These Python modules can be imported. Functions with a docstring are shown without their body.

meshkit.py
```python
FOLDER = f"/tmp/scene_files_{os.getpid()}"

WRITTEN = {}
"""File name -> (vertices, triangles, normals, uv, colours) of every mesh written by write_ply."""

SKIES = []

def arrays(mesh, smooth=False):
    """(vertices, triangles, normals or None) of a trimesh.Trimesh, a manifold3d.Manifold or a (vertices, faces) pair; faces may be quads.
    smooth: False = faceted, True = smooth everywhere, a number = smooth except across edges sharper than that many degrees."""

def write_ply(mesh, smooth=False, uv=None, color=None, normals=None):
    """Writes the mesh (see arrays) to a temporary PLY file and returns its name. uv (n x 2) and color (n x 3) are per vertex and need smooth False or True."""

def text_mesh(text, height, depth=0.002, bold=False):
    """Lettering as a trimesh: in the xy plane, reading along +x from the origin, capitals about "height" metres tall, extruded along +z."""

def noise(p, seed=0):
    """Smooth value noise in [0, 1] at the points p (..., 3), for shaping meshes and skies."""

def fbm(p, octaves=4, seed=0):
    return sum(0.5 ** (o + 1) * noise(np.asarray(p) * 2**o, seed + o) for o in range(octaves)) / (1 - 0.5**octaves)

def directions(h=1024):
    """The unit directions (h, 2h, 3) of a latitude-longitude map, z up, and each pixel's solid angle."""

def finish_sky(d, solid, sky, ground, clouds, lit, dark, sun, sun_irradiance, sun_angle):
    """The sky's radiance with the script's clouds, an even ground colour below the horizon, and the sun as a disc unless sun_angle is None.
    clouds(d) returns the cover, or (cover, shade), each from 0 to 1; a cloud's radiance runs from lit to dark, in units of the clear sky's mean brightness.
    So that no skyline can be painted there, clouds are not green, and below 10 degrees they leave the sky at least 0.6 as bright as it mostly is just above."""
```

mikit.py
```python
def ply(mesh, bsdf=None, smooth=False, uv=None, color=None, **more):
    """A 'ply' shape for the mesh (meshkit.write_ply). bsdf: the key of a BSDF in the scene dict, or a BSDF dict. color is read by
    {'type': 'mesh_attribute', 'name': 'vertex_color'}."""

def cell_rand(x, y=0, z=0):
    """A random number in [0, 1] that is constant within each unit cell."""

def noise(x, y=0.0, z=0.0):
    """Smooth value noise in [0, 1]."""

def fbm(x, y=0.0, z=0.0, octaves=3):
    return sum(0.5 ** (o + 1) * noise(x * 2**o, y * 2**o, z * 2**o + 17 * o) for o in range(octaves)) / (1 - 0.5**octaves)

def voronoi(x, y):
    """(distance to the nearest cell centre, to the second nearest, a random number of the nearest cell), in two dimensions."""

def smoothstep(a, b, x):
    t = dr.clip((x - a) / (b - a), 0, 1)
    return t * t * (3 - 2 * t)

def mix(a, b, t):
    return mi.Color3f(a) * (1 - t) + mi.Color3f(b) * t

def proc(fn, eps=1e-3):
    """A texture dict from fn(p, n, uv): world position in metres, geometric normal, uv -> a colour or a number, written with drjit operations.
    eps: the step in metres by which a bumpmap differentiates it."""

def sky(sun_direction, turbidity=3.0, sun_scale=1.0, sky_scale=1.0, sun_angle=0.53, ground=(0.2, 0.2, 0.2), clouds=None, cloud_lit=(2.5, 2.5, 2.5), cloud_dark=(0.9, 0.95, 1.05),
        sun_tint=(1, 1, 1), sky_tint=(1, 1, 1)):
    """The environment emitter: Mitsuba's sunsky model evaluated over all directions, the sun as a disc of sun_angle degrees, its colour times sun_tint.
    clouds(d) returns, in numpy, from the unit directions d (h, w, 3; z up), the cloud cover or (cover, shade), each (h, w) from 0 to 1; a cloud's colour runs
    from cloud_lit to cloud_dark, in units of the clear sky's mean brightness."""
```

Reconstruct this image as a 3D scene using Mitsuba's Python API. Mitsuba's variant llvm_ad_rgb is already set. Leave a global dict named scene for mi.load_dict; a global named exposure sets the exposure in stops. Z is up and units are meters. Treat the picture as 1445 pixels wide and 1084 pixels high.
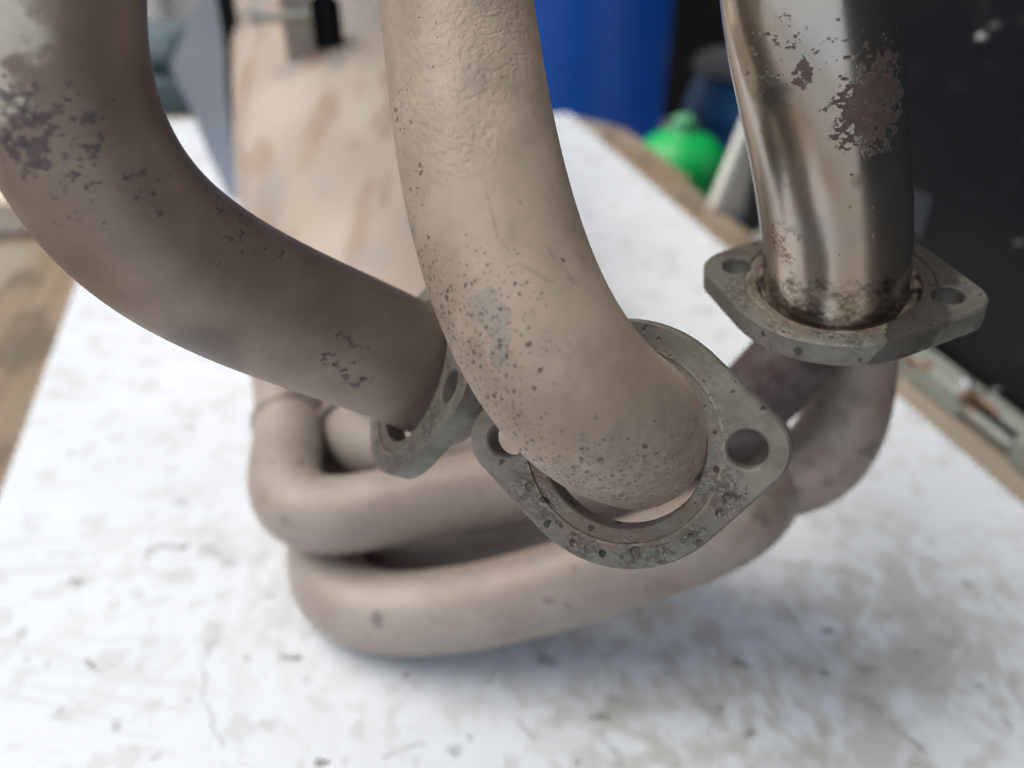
import math
import numpy as np, trimesh, manifold3d as m3, shapely, drjit as dr
import mitsuba as mi, mikit, meshkit
from mikit import proc, noise, fbm, voronoi, smoothstep, mix
from scipy.interpolate import make_interp_spline, PchipInterpolator
T = mi.ScalarTransform4f
scene, labels = {'type': 'scene'}, {}

# ------------------------------------------------------------------ camera, sky, exposure
PITCH = math.radians(33.0)
EYE = np.array([0, 0, .35])
FWD = np.array([0, math.cos(PITCH), -math.sin(PITCH)])
scene['camera'] = {'type': 'thinlens', 'fov': math.degrees(2 * math.atan(722.5 / 1200.0)), 'fov_axis': 'x',
                   'aperture_radius': .0024, 'focus_distance': .224, 'near_clip': .01, 'far_clip': 60.0,
                   'to_world': T().look_at(origin=EYE.tolist(), target=(EYE + FWD).tolist(), up=[0, 0, 1])}
scene['sky'] = mikit.sky((-.52, .08, .85), turbidity=3, sun_scale=.38, sun_angle=52, sun_tint=(.895, .98, 1.10), clouds=lambda d: 1.0,
                         cloud_lit=(1.30, 1.43, 1.62), sky_scale=1.0, ground=(.25, .24, .22))
exposure = 2.55

# ------------------------------------------------------------------ helpers
# bench frame: a = across (right +), b = along the bench away from the camera
BO = np.array([.3176, .4017]); E2 = np.array([-.2576, .9662]); E1 = np.array([.9662, .2576])
def bench(a, b, z=0.0):
    p = BO + a * E1 + b * E2
    return np.array([p[0], p[1], z])
BENCH = np.eye(4); BENCH[:2, 0] = E1; BENCH[:2, 1] = E2; BENCH[:2, 3] = BO
BENCH_T = T(BENCH.tolist())

def numbered(name):
    if name not in scene: return name
    k = 1
    while f'{name}_{k:03d}' in scene: k += 1
    return f'{name}_{k:03d}'
things = set()
def thing(name, label, cat, group=None):
    key, k = name, 0
    while key in things: k += 1; key = f'{name}_{k:03d}'
    things.add(key)
    labels[key] = {'label': label, 'category': cat}
    if group: labels[key]['group'] = group
    return key
def add(name, mesh, bsdf, parent=None, smooth=30, label=None, to_world=None, uv=None, **lab):
    key = numbered((parent + '__' if parent else '') + name)
    d = mikit.ply(mesh, bsdf, smooth=smooth, uv=uv)
    if to_world is not None: d['to_world'] = to_world
    scene[key] = d
    if label: lab['label'] = label
    if lab: labels[key] = lab
    return key
def mat(name, base, rough=.5, spec=.5, metallic=0., bump=None, bump_scale=1.0, eps=4e-4, **kw):
    b = {'type': 'principled', 'base_color': proc(base) if callable(base) else {'type': 'rgb', 'value': list(base)},
         'roughness': proc(rough) if callable(rough) else rough, 'specular': spec,
         'metallic': proc(metallic) if callable(metallic) else metallic, **kw}
    if bump is not None:
        b = {'type': 'bumpmap', 'arbitrary': {'type': 'proc', **{k: v for k, v in proc(bump, eps).items() if k != 'type'}}, 'bsdf': b, 'scale': bump_scale}
    scene['mat_' + name] = {'type': 'twosided', 'bsdf': b}
    return 'mat_' + name

def man(m):
    q = m.to_mesh()
    return trimesh.Trimesh(q.vert_properties[:, :3], q.tri_verts, process=False)
def rbox(x0, x1, y0, y1, z0, z1, c=.002):
    """box with chamfered edges"""
    pts = []
    for sx, X in ((1, x0), (-1, x1)):
        for sy, Y in ((1, y0), (-1, y1)):
            for sz, Z in ((1, z0), (-1, z1)):
                pts += [(X + sx * c, Y + sy * c, Z), (X + sx * c, Y, Z + sz * c), (X, Y + sy * c, Z + sz * c)]
    return man(m3.Manifold.hull_points(np.array(pts)))
def cat(*ms): return trimesh.util.concatenate(ms)
def moved(m, loc=(0, 0, 0), R=None):
    m = m.copy(); M = np.eye(4)
    if R is not None: M[:3, :3] = R
    M[:3, 3] = loc; m.apply_transform(M); return m
def frame(n, xdir):
    """rotation whose z is n and whose x is xdir made square to it"""
    n = np.array(n, float) / np.linalg.norm(n); x = np.array(xdir, float); x -= n * (x @ n); x /= np.linalg.norm(x)
    return np.stack([x, np.cross(n, x), n], 1)
def lathe(profile, n=64):
    return trimesh.creation.revolve(np.array(profile), sections=n)

def smooth_path(pts, step=.002):
    p = np.array(pts, float)
    t = np.r_[0, np.cumsum(np.linalg.norm(np.diff(p, axis=0), axis=1) ** .5)]
    s = make_interp_spline(t, p, k=3)
    q = s(np.linspace(0, t[-1], 600))
    # gentle relaxation so that bends read as mandrel bends
    L = np.r_[0, np.cumsum(np.linalg.norm(np.diff(q, axis=0), axis=1))]
    u = np.linspace(0, L[-1], int(L[-1] / step) + 1)
    q = np.stack([np.interp(u, L, q[:, k]) for k in range(3)], 1)
    w = 6
    for _ in range(3):
        k = np.ones(2 * w + 1) / (2 * w + 1)
        e = np.vstack([2 * q[0] - q[w:0:-1], q, 2 * q[-1] - q[-2:-w - 2:-1]])
        q = np.stack([np.convolve(e[:, i], k, 'valid') for i in range(3)], 1)
    return q
def tube(path, r, n=72, wall=.0016, start=True, end=True):
    """pipe with a wall: outer skin, inner skin and ring-shaped ends; uv = (metres along, metres around)"""
    q = np.asarray(path); m = len(q)
    tan = np.gradient(q, axis=0); tan /= np.linalg.norm(tan, axis=1, keepdims=True)
    nrm = np.zeros_like(q); a = np.cross(tan[0], [0.3, .2, .9]); nrm[0] = a / np.linalg.norm(a)
    for i in range(1, m):
        v = nrm[i - 1] - tan[i] * (nrm[i - 1] @ tan[i]); nrm[i] = v / np.linalg.norm(v)
    bi = np.cross(tan, nrm)
    L = np.r_[0, np.cumsum(np.linalg.norm(np.diff(q, axis=0), axis=1))]
    th = np.linspace(0, 2 * math.pi, n + 1)
    rad = r if np.ndim(r) else np.full(m, r)
    V, UV, Fc = [], [], []
    def skin(rr, flip, ids):
        base = sum(len(x) for x in V)
        ring = np.cos(th)[None, :, None] * nrm[ids, None] + np.sin(th)[None, :, None] * bi[ids, None]
        P = q[ids, None] + ring * rr[:, None, None]
        V.append(P.reshape(-1, 3)); UV.append(np.stack([np.repeat(L[ids], n + 1), np.tile(th, len(ids)) * float(np.mean(rad))], 1))
        i, j = np.meshgrid(np.arange(len(ids) - 1), np.arange(n), indexing='ij')
        a = base + i * (n + 1) + j; b = a + 1; c = a + n + 1; d = c + 1
        f = np.stack([np.stack([a, c, b], -1), np.stack([b, c, d], -1)], 2).reshape(-1, 3)
        Fc.append(f[:, ::-1] if flip else f)
    ids = np.arange(m)
    skin(rad, True, ids); skin(rad - wall, False, ids)
    for k, on, flip in ((0, start, False), (m - 1, end, True)):
        if on:
            base = sum(len(x) for x in V)
            ring = np.cos(th)[:, None] * nrm[k] + np.sin(th)[:, None] * bi[k]
            V.append(np.vstack([q[k] + ring * rad[k], q[k] + ring * (rad[k] - wall)])); UV.append(np.tile([[L[k], 0]], (2 * n + 2, 1)))
            j = np.arange(n); a = base + j; b = a + 1; c = a + n + 1; d = c + 1
            f = np.vstack([np.stack([a, b, c], 1), np.stack([b, d, c], 1)])
            Fc.append(f[:, ::-1] if flip else f)
    return trimesh.Trimesh(np.vstack(V), np.vstack(Fc), process=False), np.vstack(UV)

# texture helpers
def ball(p, c, r): return dr.clip(1 - dr.sqrt(dr.square(p.x - c[0]) + dr.square(p.y - c[1]) + dr.square(p.z - c[2])) / r, 0, 1)
def dots(p, k, size, seed=0.):
    """small specks of uneven size: 3-d cells, one speck in each"""
    w = [.45 * (noise(p.x * k * 2.1 + s_, p.y * k * 2.1, p.z * k * 2.1) - .5) for s_ in (0., 13., 29.)]
    x, y, z = p.x * k + seed + w[0], p.y * k + seed * 1.7 + w[1], p.z * k + w[2]
    i, j, l = dr.floor(x), dr.floor(y), dr.floor(z)
    from mikit import cell_rand as cr
    cx, cy, cz = i + .3 + .4 * cr(i, j, l), j + .3 + .4 * cr(i + 31, j, l), l + .3 + .4 * cr(i, j + 57, l)
    d = dr.sqrt(dr.square(x - cx) + dr.square(y - cy) + dr.square(z - cz))
    return d, size * cr(i + 7, j + 3, l + 11), cr(i + 91, j, l + 5)
def C(*v): return mi.Color3f(*v)

# ------------------------------------------------------------------ materials
SPECK_B = [(-.0085, .1735, .2609, .017, .55), (-.0036, .166, .2503, .019, .75), (-.0039, .1698, .2277, .022, 1.), (.0135, .162, .2162, .018, 1.), (-.0138, .1755, .2504, .014, .9),
           (-.0289, .2151, .2892, .012, .6), (-.026, .198, .272, .014, .5), (.0127, .1575, .2305, .014, .22), (.0266, .158, .219, .018, .9), (.022, .166, .2045, .014, .9), (-.0205, .184, .259, .012, .8)]
def specks_b(p):
    den = sum(ball(p, c[:3], c[3]) * c[4] for c in SPECK_B) * 1.2 + .014
    q = mi.Point3f(p.x + .0006 * noise(p.x * 900, p.y * 900, p.z * 900), p.y, p.z + .0006 * noise(p.x * 900 + 9, p.y * 900, p.z * 900))
    d, r, k = dots(q, 640., .42)
    d2, r2, k2 = dots(q, 1050., .44, 5.)
    return dr.minimum(smoothstep(.07, -.07, d - r) * dr.select(k < den * .8, 1., 0.) + smoothstep(.08, -.08, d2 - r2) * dr.select(k2 < den, .75, 0.), 1)
GREY_B = [(-.0062, .1715, .2600, .0075), (-.0030, .1695, .2568, .0052), (-.0022, .1672, .2525, .0045), (-.0030, .166, .2490, .0035)]
def grey_b(p):
    g = sum(ball(p, c[:3], c[3]) for c in GREY_B)
    return smoothstep(.40, .46, g + .9 * (fbm(p.x * 420, p.y * 420, p.z * 420, 4) - .5))
def wrinkle(p):
    m = dr.maximum(dr.maximum(ball(p, (-.0141, .2145, .3046), .024), ball(p, (-.0150, .1995, .2906), .018)), ball(p, (-.006, .224, .313), .022))
    return smoothstep(.02, .45, m)
LINES_B = [[(-.0053, .1861, .2797), (-.003, .181, .2735), (.0010, .1765, .2685), (.0092, .1734, .2645)], [(.004, .181, .2755), (.010, .1775, .2685), (.0145, .175, .2635)], [(.007, .163, .243), (.012, .160, .237), (.0118, .159, .234)]]
def scratch_b(p):
    x, y, z = (v + .0012 * (noise(p.x * 330 + 5 * i, p.y * 330, p.z * 330) - .5) for i, v in enumerate((p.x, p.y, p.z)))
    best = mi.Float(1)
    for line in LINES_B:
        for a, b in zip(line, line[1:]):
            e = [b[i] - a[i] for i in range(3)]; L = sum(v * v for v in e)
            t = dr.clip(((x - a[0]) * e[0] + (y - a[1]) * e[1] + (z - a[2]) * e[2]) / L, 0, 1)
            best = dr.minimum(best, dr.square(x - a[0] - t * e[0]) + dr.square(z - a[2] - t * e[2]) + .02 * dr.square(y - a[1] - t * e[1]))
    return smoothstep(.0007, .0001, dr.sqrt(best)) * (.4 + .6 * noise(p.x * 400, p.y * 400, p.z * 400))
def pimple(p):
    h = .6 * fbm(p.x * 820, p.y * 820, p.z * 980, 2) + .4 * fbm(p.x * 380, p.y * 380, p.z * 420, 2)
    return smoothstep(.47, .60, h)
def base_b(p, n, uv):
    f = fbm(p.x * 55, p.y * 55, p.z * 55, 3); g = fbm(p.x * 420, p.y * 420, p.z * 420, 2)
    c = mix(C(.285, .219, .168), C(.352, .274, .211), smoothstep(.3, .7, f))
    c = mix(c, C(.185, .142, .115), smoothstep(.48, .72, fbm(p.x * 120 + 9, p.y * 60, p.z * 60, 4)) * .4)
    c = c * (.93 + .14 * g)
    c = mix(c, C(.195, .188, .168), grey_b(p) * .55)
    soot_shade = smoothstep(.25, .75, ball(p, (.030, .174, .212), .034) + .9 * (.5 * fbm(p.x * 500, p.y * 500, p.z * 500, 3) + .5 * fbm(p.x * 1500, p.y * 1500, p.z * 1500, 2) - .5))  # soot plus the shade of the downturned pipe end, painted into the colour
    c = mix(c, C(.128, .092, .076), soot_shade * .6)
    c = mix(c, C(.14, .105, .085), scratch_b(p) * .5)
    return mix(c, C(.062, .045, .047), specks_b(p) * .85)
def bump_b(p, n, uv):
    w = wrinkle(p)
    return -.00010 * specks_b(p) - .00013 * w * pimple(p) + .00006 * grey_b(p) - .00006 * scratch_b(p) + .000035 * fbm(p.x * 800, p.y * 800, p.z * 800, 2)
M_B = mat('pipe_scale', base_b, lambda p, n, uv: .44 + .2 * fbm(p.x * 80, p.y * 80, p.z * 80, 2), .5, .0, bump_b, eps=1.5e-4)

PATCH_A = [(-.1055, .1850, .3000, .0095, .9), (-.1062, .1832, .2925, .0105, .95), (-.110, .187, .2965, .011, .7), (-.095, .1862, .2951, .013, .55), (-.0985, .1838, .281, .013, .5), (-.085, .190, .281, .012, .42),
           (-.0715, .2055, .2648, .013, .5), (-.060, .2125, .256, .010, .42), (-.0475, .2102, .2237, .013, .55), (-.047, .212, .216, .010, .5)]
def patch_a(p):
    m = mi.Float(0)
    for c in PATCH_A: m = dr.maximum(m, dr.minimum(1., 1.6 * ball(p, c[:3], c[3])) * c[4])
    f = .62 * fbm(p.x * 430, p.y * 430, p.z * 430, 3) + .38 * fbm(p.x * 1300, p.y * 1300, p.z * 1300, 3)
    return smoothstep(.70, .78, f + .31 * m) * (.55 + .45 * noise(p.x * 700, p.y * 700, p.z * 700)) * smoothstep(.02, .12, m)
SHEEN_A = (-.1165, .1878, .3140)  # centre of the pale sky highlight painted onto the pipe
def base_a(p, n, uv):
    f = fbm(p.x * 40, p.y * 40, p.z * 40, 3)
    c = mix(C(.215, .161, .130), C(.285, .224, .182), smoothstep(.3, .7, f))
    c = mix(c, C(.112, .096, .092), smoothstep(.48, .66, fbm(p.x * 24 + 4, p.y * 22, p.z * 22, 2)) * .7)  # broad dark bands painted in to imitate a reflection
    c = mix(c, C(.62, .57, .46), smoothstep(.46, .62, .5 * fbm(p.x * 210, p.y * 210, p.z * 210, 4) + .5 * fbm(p.x * 60, p.y * 60, p.z * 60, 2) + .35 * ball(p, SHEEN_A, .022) - .06) * smoothstep(0., .25, ball(p, SHEEN_A, .022)) * .75)
    c = c * (.92 + .16 * fbm(p.x * 420, p.y * 420, p.z * 420, 2))
    return mix(c, C(.042, .032, .048), patch_a(p) * .9)
M_A = mat('pipe_brown', base_a, lambda p, n, uv: .38 + .16 * fbm(p.x * 90, p.y * 90, p.z * 90, 2) + .2 * patch_a(p), .5, lambda p, n, uv: .5 - .4 * patch_a(p),
          lambda p, n, uv: .00004 * patch_a(p) + .00003 * fbm(p.x * 700, p.y * 700, p.z * 700, 2), eps=1.5e-4)

PATCH_C = [(.0905, .2150, .2925, .0145, 1.12), (.0930, .2170, .2985, .012, .85), (.086, .2145, .2875, .009, .8), (.0713, .217, .3010, .0035, 1.1), (.0718, .217, .2985, .003, 1.), (.0735, .2175, .3045, .002, 1.),
           (.084, .2155, .302, .012, .3), (.066, .2245, .303, .014, .34)]
def patch_c(p):
    m = mi.Float(0)
    for c in PATCH_C: m = dr.maximum(m, dr.minimum(1., 1.7 * ball(p, c[:3], c[3])) * c[4])
    f = .6 * fbm(p.x * 480 + 3, p.y * 480, p.z * 480, 3) + .4 * fbm(p.x * 1400 + 3, p.y * 1400, p.z * 1400, 3)
    a = smoothstep(.68, .74, f + .30 * m) * smoothstep(.02, .12, m)
    d, r, k = dots(p, 520., .30, 2.)
    return dr.maximum(a, smoothstep(.06, -.06, d - r) * dr.select(k < .05, .9, 0.))
def smudge_c(p):
    return smoothstep(.1, .8, ball(p, (.0662, .2212, .2940), .0075) + .5 * (fbm(p.x * 200, p.y * 500, p.z * 500, 3) - .5)) + smoothstep(.2, .8, ball(p, (.0900, .2150, .2740), .004) + .4 * (fbm(p.x * 500, p.y * 500, p.z * 500, 3) - .5))
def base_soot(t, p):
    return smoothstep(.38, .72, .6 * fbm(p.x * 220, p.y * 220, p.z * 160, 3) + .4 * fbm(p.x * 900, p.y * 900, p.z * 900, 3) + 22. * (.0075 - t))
def base_c(p, n, uv):
    f = fbm(p.x * 60, p.y * 60, p.z * 60, 3)
    c = mix(C(.47, .445, .41), C(.52, .465, .40), smoothstep(.35, .65, f))
    c = mix(c, C(.52, .41, .29), smoothstep(.2, .8, ball(p, (.080, .2195, .245), .022)) * .45)
    c = mix(c, C(.40, .33, .25), smoothstep(.45, .7, fbm(p.x * 90, p.y * 90, p.z * 60, 3)) * .25)
    c = mix(c, C(.17, .10, .065), smoothstep(.44, .66, .5 * fbm(p.x * 300, p.y * 300, p.z * 300, 3) + .5 * fbm(p.x * 1100, p.y * 1100, p.z * 1100, 3)) * smoothstep(.1, .5, ball(p, (.0768, .2225, .2525), .0095)) * .8)
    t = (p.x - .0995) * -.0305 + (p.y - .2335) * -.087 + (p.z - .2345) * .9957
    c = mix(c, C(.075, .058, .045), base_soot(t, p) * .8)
    c = mix(c, C(.12, .11, .10), dr.minimum(smudge_c(p), 1) * .8)
    return mix(c, mix(C(.036, .020, .020), C(.085, .044, .034), noise(p.x * 800, p.y * 800, p.z * 800)), patch_c(p) * .92)
M_C = mat('pipe_polished', base_c, lambda p, n, uv: 0.15 + .14 * fbm(p.x * 50, p.y * 50, p.z * 50, 3) + .40 * patch_c(p) + .15 * dr.minimum(smudge_c(p), 1), .5,
          lambda p, n, uv: .95 - .8 * patch_c(p), lambda p, n, uv: .00005 * patch_c(p) + .00002 * fbm(p.x * 500, p.y * 500, p.z * 500, 2), eps=2e-4)

def base_d(p, n, uv):
    f = fbm(p.x * 28, p.y * 28, p.z * 28, 3)
    c = mix(C(.275, .226, .197), C(.332, .286, .250), smoothstep(.3, .7, f))
    c = mix(c, C(.265, .200, .178), smoothstep(.5, .72, fbm(p.x * 18 + 3, p.y * 18, p.z * 18, 2)) * .55)
    tint = smoothstep(.42, .62, fbm(p.x * 45 + 2, p.y * 45, p.z * 45, 3) + 5.5 * (p.x - .085))
    c = mix(c, mix(C(.250, .198, .163), C(.315, .260, .218), smoothstep(.3, .7, fbm(p.x * 70, p.y * 70, p.z * 70, 3))), tint * .85)
    c = mix(c, C(.09, .06, .05), tint * smoothstep(.54, .74, fbm(p.x * 150, p.y * 150, p.z * 150, 4)) * .4)
    d, r, k = dots(p, 95., .26, 3.)
    c = mix(c, C(.16, .12, .11), smoothstep(.06, -.06, d - r) * dr.select(k < .3, .7, 0.))
    for q, r, col, a in (((-.0634, .2763, .0385), .0062, C(.13, .12, .125), .75), ((.017, .2807, .0703), .0036, C(.17, .11, .08), .7), ((-.022, .2690, .030), .005, C(.17, .13, .115), .6), ((-.050, .2735, .0215), .005, C(.14, .125, .115), .6)):
        c = mix(c, col, smoothstep(.30, .55, ball(p, q, r) + .7 * (fbm(p.x * 260, p.y * 260, p.z * 260, 3) - .5)) * a)
    return c * (.94 + .12 * noise(p.x * 300, p.y * 300, p.z * 300))
M_D = mat('pipe_satin', base_d, lambda p, n, uv: .42 + .15 * fbm(p.x * 60, p.y * 60, p.z * 60, 2), .5, .15)
def base_g(p, n, uv):
    f = fbm(p.x * 170, p.y * 170, p.z * 170, 3)
    dark = smoothstep(.45, .55, fbm(p.x * 40, p.y * 40, p.z * 40, 3) + 12 * (p.x - .02))
    c = mix(C(.26, .225, .195), mix(C(.060, .042, .042), C(.105, .078, .076), smoothstep(.35, .65, f)), dark)
    return c
M_G = mat('pipe_rusted', base_g, .62, .4, .1)
def base_h(p, n, uv):
    f = fbm(p.x * 45, p.y * 45, p.z * 45, 3)
    c = mix(C(.25, .205, .18), C(.36, .31, .27), smoothstep(.3, .7, f))
    return mix(c, C(.16, .11, .095), smoothstep(.52, .66, fbm(p.x * 80, p.y * 80, p.z * 80, 3)) * .6)
M_H = mat('pipe_elbow', base_h, .38, .5, .35)

M_COL = mat('collar_scale', lambda p, n, uv: mix(C(.035, .027, .021), C(.30, .225, .16), smoothstep(.45, .62, fbm(p.x * 120, p.y * 120, p.z * 120, 3))), .35, .5, .5)
def flange_pits(p):
    d, r, k = dots(p, 260., .34, 4.); d2, r2, k2 = dots(p, 700., .30, 8.)
    a = smoothstep(.05, -.05, d - r) * dr.select(k < .16, 1., 0.)
    return dr.maximum(a, smoothstep(.06, -.06, d2 - r2) * dr.select(k2 < .12, .9, 0.))
FL_DIRT_SHADE = [(.0265, -.0105, .007), (.0275, -.0135, .005), (-.0255, -.012, .008), (-.021, -.019, .005), (.010, -.0285, .006), (.002, -.0285, .005), (-.010, -.0275, .006), (.0195, -.0225, .004), (.0285, -.0125, .0024), (.026, -.0165, .0016), (-.013, -.0275, .0017), (.004, -.0285, .002), (.021, -.0245, .0013)]  # dirt blotches, plus shade inside the pits put into the colour
def base_fl(p, n, uv):
    """uv holds the flange's own x and y in metres from its bore"""
    rr = dr.sqrt(dr.square(uv.x) + dr.square(uv.y))
    f = fbm(p.x * 150, p.y * 150, p.z * 150, 3)
    c = mix(C(.135, .124, .104), C(.178, .166, .142), smoothstep(.3, .7, f))
    fine = fbm(p.x * 900, p.y * 900, p.z * 900, 2)
    c = c * (.86 + .28 * fine)
    grime = smoothstep(.58, .72, fbm(p.x * 330 + 7, p.y * 330, p.z * 330, 4))
    c = mix(c, C(.088, .078, .066), grime * .4)
    dd = mi.Float(0)
    for x, y, r in FL_DIRT_SHADE: dd = dr.maximum(dd, dr.clip(1 - dr.sqrt(dr.square(uv.x - x) + dr.square(uv.y - y)) / r, 0, 1))
    dn = .6 * fbm(p.x * 620 + 3, p.y * 620, p.z * 620, 3) + .4 * fbm(p.x * 1500, p.y * 1500, p.z * 1500, 2)
    c = mix(c, C(.050, .043, .036), smoothstep(.50, .70, dn + .20 * dd) * smoothstep(0., .15, dd) * .6)
    c = mix(c, C(.30, .285, .255), smoothstep(.56, .68, fbm(p.x * 1200 + 9, p.y * 1200, p.z * 1200, 3) + .05 * dd) * smoothstep(.05, .3, dd + .25 * smoothstep(.03, .0275, rr)) * .35)
    rust = smoothstep(.48, .68, .5 * fbm(p.x * 260, p.y * 260, p.z * 260, 3) + .5 * dn + .10 * smoothstep(-.010, -.022, uv.y)) * smoothstep(.0292, .0275, rr + .003 * (dn - .5))
    c = mix(c, C(.185, .112, .070), rust * .5)
    edge = smoothstep(.0007, .0002, dr.abs(rr - .0268 + .0012 * (fbm(p.x * 300, p.y * 300, p.z * 300, 2) - .5)))
    c = mix(c, C(.27, .235, .19), edge * smoothstep(.4, .55, fbm(p.x * 240 + 5, p.y * 240, p.z * 240, 3)) * .7)
    return mix(c, C(.030, .028, .026), flange_pits(p) * .85)
def bump_fl(p, n, uv):
    return -.00025 * flange_pits(p) + .00022 * fbm(p.x * 420, p.y * 420, p.z * 420, 4)
M_FL = mat('flange_steel', base_fl, lambda p, n, uv: .48 + .25 * fbm(p.x * 200, p.y * 200, p.z * 200, 2), .5, .25, bump_fl, eps=1.5e-4)
def base_flo(p, n, uv):
    c = base_fl(p, n, uv)
    oil = smoothstep(.48, .52, smoothstep(.010, .026, uv.x) * .75 + .5 * (fbm(p.x * 130, p.y * 130, p.z * 130, 3) - .3)) * smoothstep(.0345, .0315, uv.x + .006 * (fbm(p.x * 300, p.y * 300, p.z * 300, 2) - .5))
    return mix(c, C(.045, .038, .032), oil * .8)
M_FLO = mat('flange_oily', base_flo, lambda p, n, uv: .30 + .3 * fbm(p.x * 200, p.y * 200, p.z * 200, 2), .6, .3, bump_fl, eps=1.5e-4)

def base_mf(p, n, uv):
    f = fbm(p.x * 14, p.y * 7, p.z * 14, 3); g = fbm(p.x * 11 + 5, p.y * 11, p.z * 11, 2)
    c = mix(C(.36, .285, .23), C(.44, .375, .315), smoothstep(.3, .7, f))
    c = mix(c, C(.27, .175, .125), smoothstep(.50, .66, fbm(p.x * 42 + 5, p.y * 9, p.z * 30, 3)) * .65)
    c = mix(c, C(.29, .265, .25), smoothstep(.52, .68, fbm(p.x * 24 + 11, p.y * 8, p.z * 24, 3)) * .8)
    d, r, k = dots(p, 38., .3, 1.)
    return mix(c, C(.25, .2, .18), smoothstep(.1, -.1, d - r) * dr.select(k < .25, .6, 0.))
M_MF = mat('muffler_skin', base_mf, .5, .5, .1)
M_BRK = mat('bracket_steel', lambda p, n, uv: mix(C(.40, .36, .31), C(.24, .22, .2), fbm(p.x * 60, p.y * 60, p.z * 60, 2)), .5, .5, .2)
M_BOLT = mat('zinc', lambda p, n, uv: mix(C(.30, .31, .28), C(.42, .42, .38), noise(p.x * 200, p.y * 200, p.z * 200)), .4, .5, .6)

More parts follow.
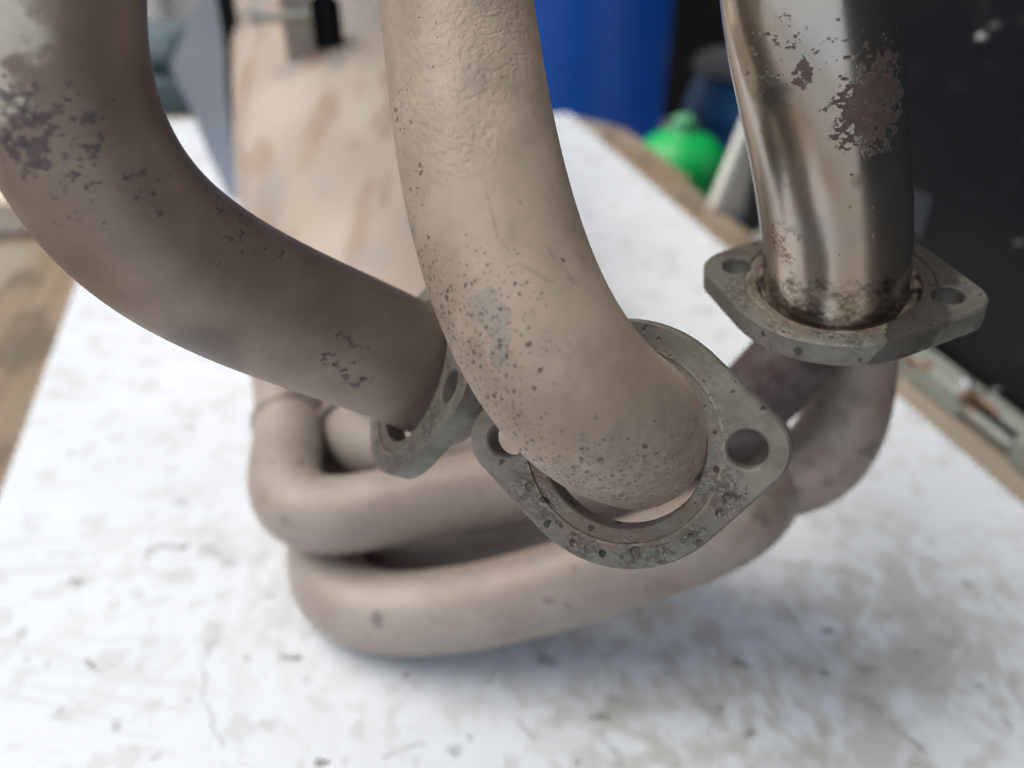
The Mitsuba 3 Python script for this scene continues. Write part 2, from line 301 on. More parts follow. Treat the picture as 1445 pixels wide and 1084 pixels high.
# grime strokes lying on the white board: bench coordinates (x0, y0, x1, y1, half width, strength), world metres
STROKES = []
def base_board(p, n, uv):
    f = fbm(p.x * 9, p.y * 9, 0., 4); g = .4 * fbm(p.x * 30 + 3, p.y * 30, 0., 3) + .6 * fbm(p.x * 130 + 3 * noise(p.x * 30, p.y * 30), p.y * 85, 0., 4); h = fbm(p.x * 120, p.y * 120, 0., 3)
    c = mix(C(.695, .728, .782), C(.662, .695, .750), smoothstep(.35, .7, f))
    heavy = dr.maximum(ball(p, (.13, .23, 0), .17), ball(p, (.20, .29, 0), .13)) + .35 * ball(p, (-.15, .34, 0), .14) + .3 * ball(p, (.02, .24, 0), .12)
    smear = smoothstep(.46, .72, g + .12 * heavy) * (.05 + .85 * dr.minimum(heavy, 1))
    c = mix(c, C(.41, .385, .342), dr.minimum(smear, .6))
    blot = smoothstep(.60, .72, fbm(p.x * 70 + 8, p.y * 70, 0., 4) + .09 * heavy) * .28
    c = mix(c, C(.33, .32, .29), blot)
    rub = smoothstep(.62, .72, fbm(p.x * 26 + 40 * noise(p.x * 6, p.y * 6), p.y * 90, 0., 3)) * .22
    c = mix(c, C(.40, .39, .37), rub)
    d, r, k = dots(mi.Point3f(p.x, p.y, 0.0033), 85., .17, 6.)
    c = mix(c, C(.16, .15, .13), smoothstep(.05, -.04, d - r) * dr.select(k < .07, .7, 0.))
    s = mi.Float(0)
    wx, wy = p.x + .004 * (noise(p.x * 160, p.y * 160) - .5), p.y + .004 * (noise(p.x * 160 + 7, p.y * 160) - .5)
    for x0, y0, x1, y1, w, a in STROKES:
        ex, ey = x1 - x0, y1 - y0; L = ex * ex + ey * ey + 1e-9
        t = dr.clip(((wx - x0) * ex + (wy - y0) * ey) / L, 0, 1)
        dd = dr.sqrt(dr.square(wx - x0 - t * ex) + dr.square(wy - y0 - t * ey))
        s = dr.maximum(s, smoothstep(w, w * .35, dd) * a)
    c = mix(c, C(.085, .082, .074), s * (.5 + .5 * smoothstep(.38, .6, h)))
    return c
STROKES += [(0.1079, 0.2681, 0.0796, 0.2295, 0.0009, 0.22), (0.1452, 0.3244, 0.1497, 0.3048, 0.0029, 0.32), (0.1497, 0.3048, 0.1575, 0.2821, 0.0028, 0.32), (0.1766, 0.2473, 0.1871, 0.233, 0.0015, 0.45), (0.2653, 0.3306, 0.2595, 0.312, 0.0018, 0.4), (0.1636, 0.3034, 0.1658, 0.3024, 0.0029, 0.7), (0.1531, 0.2756, 0.155, 0.2749, 0.0024, 0.75), (0.1743, 0.2786, 0.1783, 0.277, 0.0052, 0.4), (0.2462, 0.3697, 0.2479, 0.3688, 0.0024, 0.7), (0.2511, 0.3354, 0.253, 0.3344, 0.0027, 0.6), (0.2545, 0.3265, 0.2557, 0.3259, 0.0018, 0.8), (0.2275, 0.2681, 0.2289, 0.2675, 0.0021, 0.8), (0.2278, 0.2553, 0.229, 0.2548, 0.0016, 0.6), (0.1136, 0.2821, 0.1165, 0.2809, 0.0035, 0.55), (0.1084, 0.242, 0.1102, 0.2414, 0.0022, 0.6), (0.0973, 0.2569, 0.0992, 0.2562, 0.0022, 0.55), (0.0156, 0.2843, 0.0198, 0.2827, 0.0045, 0.55), (0.067, 0.3189, 0.0699, 0.3177, 0.0032, 0.5), (0.0117, 0.2665, 0.0134, 0.2659, 0.0018, 0.5), (0.0476, 0.2624, 0.0499, 0.2616, 0.0026, 0.45), (-0.228, 0.4833, -0.2251, 0.4821, 0.0027, 0.6), (-0.2978, 0.4549, -0.2954, 0.454, 0.0022, 0.45), (-0.2248, 0.4367, -0.2216, 0.4354, 0.003, 0.35), (-0.2077, 0.4037, -0.2022, 0.4015, 0.0053, 0.4), (-0.1776, 0.3608, -0.1716, 0.3586, 0.0058, 0.38), (-0.1636, 0.3528, -0.1591, 0.3512, 0.0044, 0.3), (-0.2441, 0.3369, -0.2409, 0.3358, 0.0032, 0.5), (-0.2076, 0.3285, -0.2041, 0.3273, 0.0035, 0.35), (-0.1331, 0.3265, -0.1302, 0.3254, 0.0029, 0.35), (-0.2454, 0.2843, -0.2438, 0.2837, 0.0017, 0.6), (-0.2563, 0.3019, -0.2533, 0.301, 0.0031, 0.4), (-0.2157, 0.2538, -0.2126, 0.2528, 0.0032, 0.35), (-0.102, 0.2714, -0.0997, 0.2707, 0.0023, 0.4), (-0.1555, 0.26, -0.154, 0.2596, 0.0015, 0.5), (-0.1849, 0.2469, -0.183, 0.2463, 0.0019, 0.5), (-0.1172, 0.2476, -0.1132, 0.2464, 0.0041, 0.3), (-0.0862, 0.2284, -0.0841, 0.2278, 0.0021, 0.8), (-0.1616, 0.2302, -0.1602, 0.2298, 0.0015, 0.6), (0.2082, 0.3484, 0.2116, 0.3467, 0.0045, 0.3), (0.0955, 0.2955, 0.0996, 0.2938, 0.0047, 0.3), (0.1246, 0.2514, 0.1277, 0.2503, 0.0037, 0.3), (0.22, 0.2978, 0.2249, 0.2955, 0.0068, 0.22), (-0.0278, 0.233, -0.0252, 0.2321, 0.0028, 0.6), (0.1808, 0.3322, 0.1842, 0.3306, 0.0043, 0.3), (-0.0106, 0.2714, -0.0079, 0.2782, 0.0015, 0.75), (0.0045, 0.2492, 0.0106, 0.238, 0.0013, 0.6), (0.0376, 0.2511, 0.0464, 0.2488, 0.0018, 0.7), (0.0433, 0.2406, 0.0475, 0.2277, 0.0021, 0.4), (-0.041, 0.2369, -0.0573, 0.2298, 0.0011, 0.4), (-0.2115, 0.3551, -0.2092, 0.3626, 0.0032, 0.75), (-0.2092, 0.3626, -0.2011, 0.3667, 0.0032, 0.75), (-0.2011, 0.3667, -0.1906, 0.3649, 0.0032, 0.75), (-0.1189, 0.2873, -0.1065, 0.2851, 0.0023, 0.95), (-0.214, 0.2843, -0.2047, 0.2773, 0.0021, 0.85), (-0.2331, 0.2838, -0.2327, 0.2799, 0.0017, 0.7), (-0.1513, 0.295, -0.1559, 0.2932, 0.0012, 0.38), (-0.1559, 0.2932, -0.1549, 0.2803, 0.0012, 0.38), (-0.1549, 0.2803, -0.1516, 0.2673, 0.0012, 0.38), (-0.1516, 0.2673, -0.1456, 0.2545, 0.0012, 0.38), (-0.1456, 0.2545, -0.1314, 0.2362, 0.0011, 0.38), (0.2324, 0.2488, 0.2349, 0.245, 0.0016, 0.9), (0.2199, 0.3806, 0.2444, 0.3484, 0.0042, 0.16), (0.1452, 0.354, 0.1832, 0.3456, 0.0043, 0.2), (0.0742, 0.2843, 0.0962, 0.2514, 0.0053, 0.2), (0.1385, 0.2843, 0.1745, 0.2553, 0.0047, 0.18), (-0.1807, 0.2978, -0.2201, 0.2955, 0.0016, 0.2), (-0.2138, 0.3071, -0.1869, 0.327, 0.0021, 0.2)]
M_BOARD = mat('white_laminate', base_board, lambda p, n, uv: .30 + .25 * fbm(p.x * 25, p.y * 25, 0., 3), .45, 0.)

def wood(p, n, uv):
    u, v = p.x * E1[0] + p.y * E1[1], p.x * E2[0] + p.y * E2[1]
    g = fbm(u * 240 + 3 * noise(v * 6, u * 20), v * 9, p.z * 40, 3)
    c = mix(C(.20, .145, .095), C(.285, .215, .150), smoothstep(.25, .75, g))
    c = mix(c, C(.33, .29, .24), smoothstep(.45, .65, fbm(u * 14, v * 7 + 3, 0., 3)) * .7)
    return mix(c, C(.10, .08, .06), smoothstep(.60, .7, fbm(u * 30, v * 22, 4., 3)) * .6)
M_WOOD = mat('bench_plywood', wood, .62, .3)
M_BLACK = mat('cabinet_paint', lambda p, n, uv: mix(C(.005, .0065, .009), C(.013, .013, .0135), smoothstep(.35, .7, fbm(p.x * 5, p.y * 5, p.z * 5, 4))) + C(.006, .006, .006) * smoothstep(.66, .74, fbm(p.x * 60, p.y * 60, p.z * 60, 3)),
              lambda p, n, uv: .42 + .2 * fbm(p.x * 8, p.y * 8, p.z * 8, 2), .13)
M_RAIL = mat('rail_paint', lambda p, n, uv: mix(mix(C(.20, .225, .20), C(.29, .31, .275), fbm(p.x * 50, p.y * 50, p.z * 50, 3)), C(.16, .10, .06), smoothstep(.6, .68, fbm(p.x * 70, p.y * 70, p.z * 70 + 4, 3))), .45, .5)
M_PLATE = mat('plate_dull', (.020, .024, .030), .5, .3)
M_SCREW = mat('bright_screw', (.75, .75, .76), .25, .5, .9)
M_BLUE = mat('barrel_plastic', lambda p, n, uv: mix(C(.004, .080, .42), C(.007, .105, .52), fbm(p.x * 7, p.y * 7, p.z * 7, 3)), .38, .5)
M_NAVY = mat('drum_paint', lambda p, n, uv: mix(C(.010, .060, .165), C(.016, .090, .23), fbm(p.x * 9, p.y * 9, p.z * 9, 3)), .45, .5)
M_GREY1 = mat('drum_lid', (.10, .10, .11), .6, .3)
M_GREEN = mat('cylinder_green', lambda p, n, uv: mix(C(.004, .42, .085), C(.008, .50, .11), fbm(p.x * 12, p.y * 12, p.z * 12, 2)), .36, .5)
M_GREEN2 = mat('cap_green', (.10, .42, .20), .4, .5)
M_PANEL = mat('panel_grey', lambda p, n, uv: mix(C(.50, .48, .45), C(.60, .58, .54), fbm(p.x * 20, p.y * 20, p.z * 20, 2)), .6, .3)
M_EDGE = mat('panel_edge', (.72, .72, .66), .5, .3)
M_SHEET = mat('sheet_bluegrey', lambda p, n, uv: mix(C(.26, .29, .34), C(.33, .36, .41), fbm(p.x * 12, p.y * 12, p.z * 12, 3)), .42, .5, .3)
M_TEAL = mat('machine_enamel', lambda p, n, uv: mix(C(.065, .10, .115), C(.11, .155, .175), fbm(p.x * 14, p.y * 14, p.z * 14, 3)), .4, .5)
M_CREAM = mat('carton', lambda p, n, uv: mix(mix(C(.66, .58, .47), C(.80, .75, .66), fbm(p.x * 22, p.y * 22, p.z * 22, 3)), C(.40, .30, .22), smoothstep(.56, .66, fbm(p.x * 30 + 4, p.y * 30, p.z * 30, 3)) * .6), .7, .2)
M_WALL = mat('pale_wall', lambda p, n, uv: mix(C(.62, .57, .52), C(.70, .66, .62), fbm(p.x * 3, p.y * 3, p.z * 3, 4)), .8, .2)
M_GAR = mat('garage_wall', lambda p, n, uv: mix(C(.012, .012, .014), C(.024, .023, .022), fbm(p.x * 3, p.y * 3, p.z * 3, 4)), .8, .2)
M_CONC = mat('concrete', lambda p, n, uv: mix(C(.26, .25, .235), C(.38, .365, .34), fbm(p.x * 4, p.y * 4, 0., 5)), .8, .2)
M_LEG = mat('bench_leg_paint', (.06, .065, .07), .5, .4)

# ------------------------------------------------------------------ the setting
GZ = -.86
add('ground', trimesh.creation.box([40, 40, .1], T_:=np.array([[1, 0, 0, 0], [0, 1, 0, 10], [0, 0, 1, GZ - .05], [0, 0, 0, 1.]])), M_CONC, smooth=False, kind='structure', label='worn concrete yard floor')
k = thing('pale_wall', 'pale plastered wall far behind the left side of the bench', 'wall')
add('plaster_panel', rbox(-6, .05, 3.3, 3.5, GZ, 3.0, .01), M_WALL, k, False)
add('pillar', rbox(-1.33, -1.23, 3.2, 3.296, GZ, 3.0, .01), M_WALL, k, False)
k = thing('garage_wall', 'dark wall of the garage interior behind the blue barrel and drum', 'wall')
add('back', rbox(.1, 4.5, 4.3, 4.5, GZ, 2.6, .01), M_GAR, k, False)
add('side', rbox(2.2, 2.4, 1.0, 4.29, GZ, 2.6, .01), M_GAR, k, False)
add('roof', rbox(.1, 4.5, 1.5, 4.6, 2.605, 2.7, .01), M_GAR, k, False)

# workbench: ply top with skewed far edge, apron and legs (bench coordinates)
wb = thing('workbench', 'brown plywood workbench under the white board', 'workbench')
poly = shapely.Polygon([(-1.05, -.75), (.050, -.75), (.050, .60), (.060, .61), (.060, .83), (.0, .915), (-.62, 1.075), (-1.05, 1.14)])
top = trimesh.creation.extrude_polygon(poly, .03, engine='earcut'); top.apply_translation([0, 0, -.036])
add('top', top, M_WOOD, wb, False, to_world=BENCH_T)
for a, b in ((-.98, -.68), (-.02, -.68), (-.02, .74), (-.98, .98)):
    add('leg', rbox(a - .03, a + .03, b - .03, b + .03, GZ + .001, -.038, .003), M_LEG, wb, False, to_world=BENCH_T)

# the white board: a thin, slightly wavy laminate sheet
na, nb = 90, 190
A, B = np.meshgrid(np.linspace(-.616, 0, na), np.linspace(0, 1, nb), indexing='ij')
far = .9045 + (A / -.616) * .125
Bc = -.52 + B * (far + .52)
P = np.stack([A, Bc, np.zeros_like(A)], -1).reshape(-1, 3)
wave = .0011 * (meshkit.fbm(P * [7, 7, 0], 3, seed=3) - .5)
def grid_faces(na, nb, off=0):
    i, j = np.meshgrid(np.arange(na - 1), np.arange(nb - 1), indexing='ij'); a = off + i * nb + j
    return np.stack([np.stack([a, a + nb, a + 1], -1), np.stack([a + 1, a + nb, a + nb + 1], -1)], 2).reshape(-1, 3)
topv = P + np.c_[0 * wave, 0 * wave, wave]; botv = P + [0, 0, -.0045]
ring = np.r_[np.arange(na) * nb, (na - 1) * nb + np.arange(1, nb), (np.arange(na - 1)[::-1]) * nb + nb - 1, np.arange(1, nb - 1)[::-1]]
nxt = np.roll(ring, -1); N = len(P)
side = np.vstack([np.stack([ring, ring + N, nxt], 1), np.stack([nxt, ring + N, nxt + N], 1)])
bd = trimesh.Trimesh(np.vstack([topv, botv]), np.vstack([grid_faces(na, nb), grid_faces(na, nb, N)[:, ::-1], side]), process=False)
k = add('white_board', bd, M_BOARD, None, 40, to_world=BENCH_T, label='dirty white laminate board covering the bench, under the exhaust manifold', category='board')

# black cabinet on the right
cb = thing('cabinet', 'black painted steel cabinet along the right side of the bench, extended out of view to block light', 'cabinet')
CF = .054
add('side_panel', rbox(CF, CF + .6, -1.3, .47, GZ + .001, 1.9, .004), M_BLACK, cb, False, to_world=BENCH_T)  # height and near end stretched out of view to keep sky off right sides
def screw(a, b, z, r):
    s = lathe([(0, .006), (r * .5, .0055), (r * .85, .0035), (r, 0), (0, 0)], 20)
    return moved(s, (a, b, z), frame([-1, 0, 0], [0, 1, 0]))
SCREWS = [(.1988, .2342, .0034), (.1893, .2430, .0018), (.0919, .0176, .0022), (.1149, .1206, .0014)]
for b, z, r in SCREWS:
    add('screw', screw(CF - .0005, b, z, r), M_SCREW, cb, 40, to_world=BENCH_T)
add('data_plate', rbox(CF - .0015, CF + .001, .2035, .245, .086, .118, .0005), M_PLATE, cb, False, to_world=BENCH_T, label='small dull blue plate')

# steel rail lying on the bench edge
rl = thing('steel_rail', 'grey green steel rail with bolts beside the black cabinet', 'rail')
add('upper_bar', rbox(.036, .050, -.5, .0935, .009, .0165, .002), M_RAIL, rl, False, to_world=BENCH_T)
add('lower_bar', rbox(.0275, .034, .0465, .0935, .001, .0085, .002), M_RAIL, rl, False, to_world=BENCH_T)
for b0, b1 in ((.094, .40), (-.012, .046), (-.2, -.14)):
    add('block', rbox(.0268, .0495, b0, b1, -.0058, .016, .0025), M_RAIL, rl, False, to_world=BENCH_T)
for b in (.104, -.005):
    s = lathe([(0, .0065), (.0025, .0062), (.0048, .0035), (.0052, 0), (0, 0)], 24)
    add('bolt', moved(s, (.036, b, .0162)), M_SCREW, rl, 40, to_world=BENCH_T)

# ------------------------------------------------------------------ background things
def barrel(x, y, r, z0, z1, hoops):
    pr = [(0, z0), (r - .03, z0), (r - .006, z0 + .02), (r, z0 + .05)]
    for h in hoops: pr += [(r, h - .03), (r + .012, h - .012), (r + .012, h + .012), (r, h + .03)]
    pr += [(r, z1 - .08), (r - .01, z1 - .04), (r - .03, z1 - .01), (r - .03, z1), (r - .05, z1), (r - .055, z1 - .02), (0, z1 - .02)]
    return moved(lathe(pr, 80), (x, y, 0))
bb = thing('blue_barrel', 'bright blue plastic barrel behind the far end of the bench', 'barrel')
add('shell', barrel(.125, 2.36, .285, GZ + .001, .42, (-.55,)), M_BLUE, bb, 40)
add('bung', moved(lathe([(0, .03), (.03, .03), (.035, 0), (0, 0)], 24), (.22, 2.36, .401)), M_BLACK, bb, 40)
nd = thing('steel_drum', 'dark blue drum with a grey lid beside the barrel', 'drum')
DZ = -.235
add('shell', barrel(.74, 2.62, .20, GZ + .001, DZ, (-.6, -.35)), M_NAVY, nd, 40)
add('lid', moved(lathe([(0, .03), (.16, .03), (.19, .02), (.2, 0), (0, 0)], 64), (.74, 2.62, DZ + .001)), M_GREY1, nd, 40)
gc = thing('gas_cylinder', 'bright green cylinder with a rounded shoulder beside the bench corner', 'gas cylinder')
R = .074
pr = [(0, GZ + .001), (R, GZ + .001), (R, -.098)] + [(R * math.cos(t), -.098 + R * .75 * math.sin(t)) for t in np.linspace(.05, 1.35, 14)] + [(0, -.098 + R * .75)]
add('body', moved(lathe(pr, 64), (.268, 1.335, 0)), M_GREEN, gc, 40)
add('cap', moved(lathe([(0, .026), (.012, .026), (.017, .021), (.018, .004), (.022, 0), (0, 0)], 32), (.268, 1.335, -.046)), M_GREEN2, gc, 40)

pn = thing('grey_panel', 'grey panel with a white edge leaning beside the green cylinder', 'panel')
Rp = trimesh.transformations.rotation_matrix(math.radians(-24), [0, 1, 0])[:3, :3] * -1
pan = rbox(0, .20, 0, .016, 0, .30, .001); edg = rbox(-.010, -.0005, -.002, .018, 0, .30, .002)
Rp = trimesh.transformations.rotation_matrix(math.radians(14), [0, 1, 0])[:3, :3]
PL = (.231, .90, -.0055)
add('face', moved(pan, PL, Rp), M_PANEL, pn, False); add('edge_strip', moved(edg, PL, Rp), M_EDGE, pn, False)

# left background: sheet metal blade, machine, carton
sh = thing('sheet_metal', 'blue grey sheet metal blade standing beside the muffler', 'sheet metal')
YS = .93
def pz(px, py, y=YS):  # outline measured on the upright plane y
    return px, py
OUT = [(-.3215, 0), (-.3110, .0), (-.305, .1165), (-.299, .1575), (-.2982, .2045), (-.297, .30), (-.316, .30), (-.3126, .2078), (-.3563, .1448), (-.3539, .1319), (-.345, .1024), (-.3333, .0442)]
pm = trimesh.creation.extrude_polygon(shapely.Polygon(OUT).buffer(.002).buffer(-.001), .003, engine='earcut')
add('blade', moved(pm, (0, YS, .001), np.array([[1, 0, 0], [0, 0, -1], [0, 1, 0.]])), M_SHEET, sh, False)
bk = trimesh.creation.extrude_polygon(shapely.Polygon([(-.3140, 0), (-.3005, 0), (-.3, .08), (-.285, .14), (-.282, .30), (-.304, .30), (-.306, .12)]), .006, engine='earcut')  # added strip, black in place of the shade in this gap
add('shade_strip', moved(bk, (0, .945, .001), np.array([[1, 0, 0], [0, 0, -1], [0, 1, 0.]])), M_BLACK, None, False, label='added narrow black strip standing in for the shaded gap between the sheet metal blade and the muffler', category='strip')
tm = thing('machine', 'dark teal enamelled machine behind the far left of the bench', 'machine')
add('column', rbox(-.70, -.480, 1.31, 1.55, GZ + .001, .040, .018), M_TEAL, tm, 40)
add('head', rbox(-.70, -.500, 1.33, 1.52, .042, .092, .018), M_TEAL, tm, 40)
cx = thing('carton', 'stained cream carton at the left edge of the bench', 'carton')
add('box', rbox(-.98, -.66, .64, .98, -.0055, .028, .002), M_CREAM, cx, False, to_world=BENCH_T)
add('flap', rbox(-.98, -.655, .63, .80, .0285, .031, .0008), M_CREAM, cx, False, to_world=BENCH_T)

# ------------------------------------------------------------------ the exhaust manifold
em = thing('exhaust_manifold', 'used steel exhaust manifold with curved pipes and loose bolt flanges on the white board', 'exhaust manifold')
PA = [(-.085, .335, .39), (-.098, .285, .378), (-.1045, .24, .352), (-.1059, .2104, .3208), (-.1071, .2054, .3034), (-.1054, .2036, .2874), (-.1001, .2023, .2727), (-.0934, .207, .2592), (-.0833, .2142, .2454), (-.0645, .2252, .2271), (-.0428, .2356, .2098), (-.0286, .2420, .1975), (-.017, .247, .188)]
PB = [(.125, .462, .372), (.10, .44, .41), (.055, .39, .43), (.005, .325, .40), (-.0185, .2777, .342), (-.016, .2552, .3146), (-.0118, .2334, .2925), (-.0077, .2110, .2760), (-.0013, .1948, .2579), (.006, .182, .2447), (.0155, .1752, .2325), (.0266, .1785, .2208), (.0345, .188, .212)]
PC = [(.13, .37, .395), (.10, .32, .395), (.078, .275, .372), (.0735, .249, .338), (.074, .2397, .3167), (.0813, .2349, .2949), (.0887, .2341, .2740), (.0950, .2345, .2536), (.099, .2335, .2330), (.100, .233, .222)]
PG = [(-.108, .475, .061), (-.0985, .435, .061), (-.0925, .4069, .061), (-.0865, .385, .0615), (-.070, .372, .063), (-.04, .372, .066), (-.0088, .3726, .071), (.05, .338, .090), (.0905, .318, .1125), (.1064, .3127, .1385), (.121, .3137, .1576), (.135, .330, .176), (.1568, .4373, .2155), (.145, .4904, .28), (.128, .475, .352)]
PD = [(-.150, .475, .062), (-.139, .435, .062), (-.1305, .4069, .062), (-.1235, .365, .062), (-.117, .337, .062), (-.102, .3215, .062), (-.072, .3229, .064), (-.0262, .3321, .069), (.0551, .3370, .078), (.100, .3210, .086), (.1298, .3113, .095), (.1457, .3116, .1045), (.1542, .3201, .1194), (.1575, .3308, .136), (.1620, .3485, .1523), (.1713, .3812, .1659), (.1791, .4473, .2125), (.178, .485, .275), (.165, .42, .36), (.1305, .372, .394)]
PE = [(-.132, .475, .021), (-.1215, .43, .0205), (-.113, .385, .0205), (-.1035, .347, .0205), (-.0950, .314, .0205), (-.0750, .2965, .0222), (-.0500, .2895, .027), (-.0077, .2864, .0385), (.0592, .2892, .064), (.1000, .2909, .0860), (.1165, .3040, .0925), (.1185, .326, .0975), (.112, .348, .10)]
PF = [(-.103, .475, .021), (-.0945, .435, .021), (-.089, .40, .0205), (-.082, .372, .0205), (-.0637, .352, .0205), (-.029, .350, .0215), (.0317, .354, .034), (.075, .342, .065), (.095, .325, .083)]
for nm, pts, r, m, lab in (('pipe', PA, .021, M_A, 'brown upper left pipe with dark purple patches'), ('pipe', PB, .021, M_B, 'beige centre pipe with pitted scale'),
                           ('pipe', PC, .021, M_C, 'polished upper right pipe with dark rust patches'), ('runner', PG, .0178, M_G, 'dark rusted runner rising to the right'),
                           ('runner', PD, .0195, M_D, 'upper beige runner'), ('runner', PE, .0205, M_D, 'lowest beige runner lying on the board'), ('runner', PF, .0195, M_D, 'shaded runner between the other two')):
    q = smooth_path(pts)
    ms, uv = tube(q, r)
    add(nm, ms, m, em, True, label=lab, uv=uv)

def collector():
    # four inlets blending into one oval body, by hulls of rings
    def ring(c, ra, rb, ax, n=40):
        Rf = frame(ax, [E1[0], E1[1], 0]); t = np.linspace(0, 2 * math.pi, n, endpoint=False)
        return np.asarray(c) + (np.cos(t)[:, None] * ra * Rf[:, 0] + np.sin(t)[:, None] * rb * Rf[:, 1])
    ax = [E2[0], E2[1], .05]
    body = None
    st = [((-.132, .468, .044), .036, .040), ((-.128, .490, .050), .045, .043), ((-.105, .53, .058), .06, .047)]
    for (c0, a0, b0), (c1, a1, b1) in zip(st, st[1:]):
        h = m3.Manifold.hull_points(np.vstack([ring(c0, a0, b0, ax), ring(c1, a1, b1, ax)]))
        body = h if body is None else body + h
    return man(body)
add('collector', collector(), M_MF, em, 35, label='pinkish collector cone where the four runners join')
for (x, y, z) in ((-.1290, .402, .062), (-.0918, .402, .061), (-.1160, .402, .0205)):
    tr = trimesh.creation.torus(.0194, .0030, 48, 12)
    add('weld_bead', moved(tr, (x, y, z), frame([-.24, .97, 0], [1, 0, 0])), M_H, em, True)
# muffler: long oval can
MZ = lambda b: .0765 + .15 * max(b - .2, 0)
def muffler():
    t = np.linspace(0, 2 * math.pi, 72, endpoint=False)
    prof = [(.115, .55), (.125, .62), (.14, .72), (.18, .84), (.22, .93), (.26, .98), (.30, 1.), (.45, 1.01), (.60, 1.), (.90, 1.), (.97, .98), (1.0, .9), (1.005, .6)]
    V = []
    for b, s in prof:
        c = bench(-.346, b, MZ(b))
        V.append(c + np.stack([np.cos(t) * .108 * s * E1[0], np.cos(t) * .108 * s * E1[1], np.sign(np.sin(t)) * np.abs(np.sin(t)) ** .9 * .074 * s], 1))
    V = np.array(V); m, n = V.shape[:2]
    i, j = np.meshgrid(np.arange(m - 1), np.arange(n), indexing='ij'); a = i * n + j; b_ = i * n + (j + 1) % n; c_ = a + n; d = b_ + n
    f = np.stack([np.stack([a, b_, c_], -1), np.stack([b_, d, c_], -1)], 2).reshape(-1, 3)
    caps = [[0, k + 1, k] for k in range(1, n - 1)], [[(m - 1) * n, (m - 1) * n + k, (m - 1) * n + k + 1] for k in range(1, n - 1)]
    return trimesh.Trimesh(V.reshape(-1, 3), np.vstack([f, *caps]), process=False)
mf = add('muffler', muffler(), M_MF, em, 30, label='heat tinted cream muffler body')
brk = cat(rbox(-.400, -.375, .480, .483, .165, .27, .0008), rbox(-.378, -.375, .4835, .512, .165, .27, .0008))
add('bracket', brk, M_BRK, mf, False, to_world=BENCH_T)
add('shade_block', rbox(-.3745, -.350, .482, .515, .172, .236, .008), M_BLACK, mf, 40, to_world=BENCH_T)  # added black block in place of the shaded hollow of the bracket
add('bolt', moved(cat(trimesh.creation.cylinder(.0038, .044, sections=20), moved(trimesh.creation.cylinder(.0068, .007, sections=6), (0, 0, -.022))), (-.399, .474, .222), frame([1, 0, 0], [0, 1, 0])), M_BOLT, mf, False, to_world=BENCH_T)

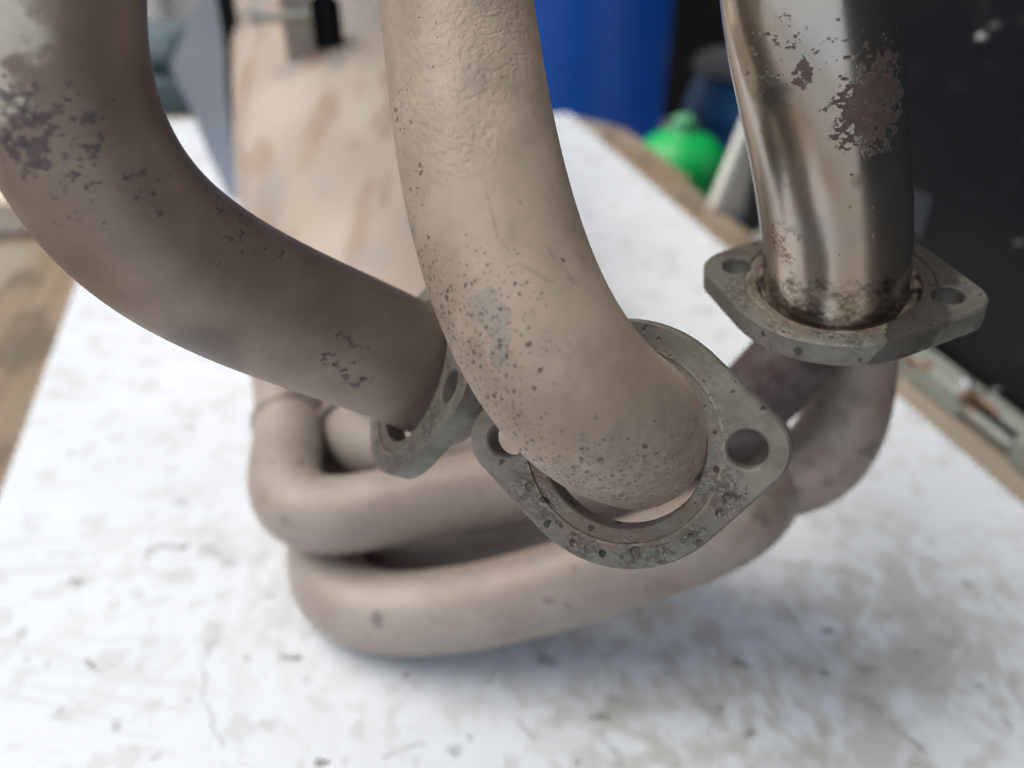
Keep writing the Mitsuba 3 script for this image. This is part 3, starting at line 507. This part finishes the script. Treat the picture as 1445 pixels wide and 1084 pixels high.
# flanges
def flange(seed, pits, R0=.0336, lobe=.033, rl_=.0106, bore=.0225, hole=.0051, t=.008, c=.0007):
    poly = shapely.unary_union([shapely.Point(0, 0).buffer(R0, 64), shapely.Point(lobe, 0).buffer(rl_, 32), shapely.Point(-lobe, 0).buffer(rl_, 32)]).convex_hull
    pts = []
    for off, z in ((-c, 0), (0, c), (0, t - c), (-c, t)):
        e = np.array(poly.buffer(off).exterior.coords)[:-1]; pts.append(np.c_[e, np.full(len(e), z)])
    m = m3.Manifold.hull_points(np.vstack(pts))
    cyl = lambda h, r0, r1, x, y, z: m3.Manifold.cylinder(h, r0, r1, 96).translate([x, y, z])
    m -= cyl(t + .01, bore, bore, 0, 0, -.005)
    m -= cyl(.001, bore + .004, bore + .0042, 0, 0, t - .0007)
    m -= cyl(.0016, bore - .0006, bore + .001, 0, 0, t - .0007 - .0010)
    for s in (-1, 1):
        m -= cyl(t + .01, hole, hole, s * lobe, 0, -.005); m -= cyl(.0008, hole, hole + .0007, s * lobe, 0, t - .0006)
    rng = np.random.default_rng(seed)
    for x, y, r in pits:
        m -= m3.Manifold.sphere(r, 20).scale([1, 1, .7]).translate([x, y, t - r * .05])
    for _ in range(46):
        a, rr = rng.uniform(0, 6.283), rng.uniform(.0275, .0335); r = rng.uniform(.0002, .0008)
        m -= m3.Manifold.sphere(r, 14).translate([rr * math.cos(a), rr * math.sin(a), t + r * .1])
    m = m.translate([0, 0, -t])
    ms = man(m)
    ms = trimesh.graph.smooth_shade(ms, angle=math.radians(25), facet_minarea=None)
    return ms
def add_flange(center, n, lobe_dir, m, seed, pits, label, lobe=.0328, **kw):
    ms = flange(seed, pits, lobe=lobe, **kw)
    nv = meshkit.arrays(ms, True)[2]; uv = ms.vertices[:, :2] - nv[:, :2] * ms.vertices[:, 2:3]
    Rf = frame(n, lobe_dir)
    w = moved(ms, center, Rf)
    add('flange', w, m, em, True, label=label, uv=uv)
RGT = np.array([1., 0, 0]); UPV = np.array([0, math.sin(PITCH), math.cos(PITCH)])
def vdir(c): v = np.asarray(c) - EYE; return v / np.linalg.norm(v)
cB = np.array([.0287, .1807, .2133]); nB = (-.36, -.935, .12)
nB = -vdir(cB) - .25 * RGT - .14 * UPV
add_flange(cB, nB, (.9351, -.3038, .1825), M_FL, 5, [(.0285, -.0125, .0019), (.026, -.0165, .0012), (-.0255, -.0125, .0016), (.021, -.0245, .0009), (.012, -.0285, .0008), (-.013, -.0275, .0013), (-.005, -.0295, .0010), (.004, -.0285, .0016), (.0235, .0135, .0006)],
           'pitted grey bolt flange on the centre pipe')
cC = np.array([.1005, .2379, .2341])
nC = -.62 * vdir(cC) + .785 * (.13 * RGT + .99 * UPV)
add_flange(cC, nC, (.8845, -.4615, .0697), M_FLO, 8, [(-.028, .003, .0008)], 'oil stained bolt flange on the right pipe', .0311, hole=.0046, bore=.0240)
tr = trimesh.creation.torus(.0226, .0017, 72, 14); tr.apply_scale([1, 1, 1.6])
add('collar', moved(tr, cC - nC / np.linalg.norm(nC) * .0022, frame(nC, RGT)), M_COL, em, True, label='dark oily sealing collar round the polished pipe')
cA = np.array([-.0328, .2365, .2003])
nA = -.43 * vdir(cA) + .903 * (-.95 * RGT + .31 * UPV)
add_flange(cA, nA, (-np.asarray(vdir(cA))) * .903 + .43 * (.95 * RGT - .31 * UPV), M_FL, 11, [(-.012, -.026, .0009)], 'edge-on bolt flange on the left pipe')
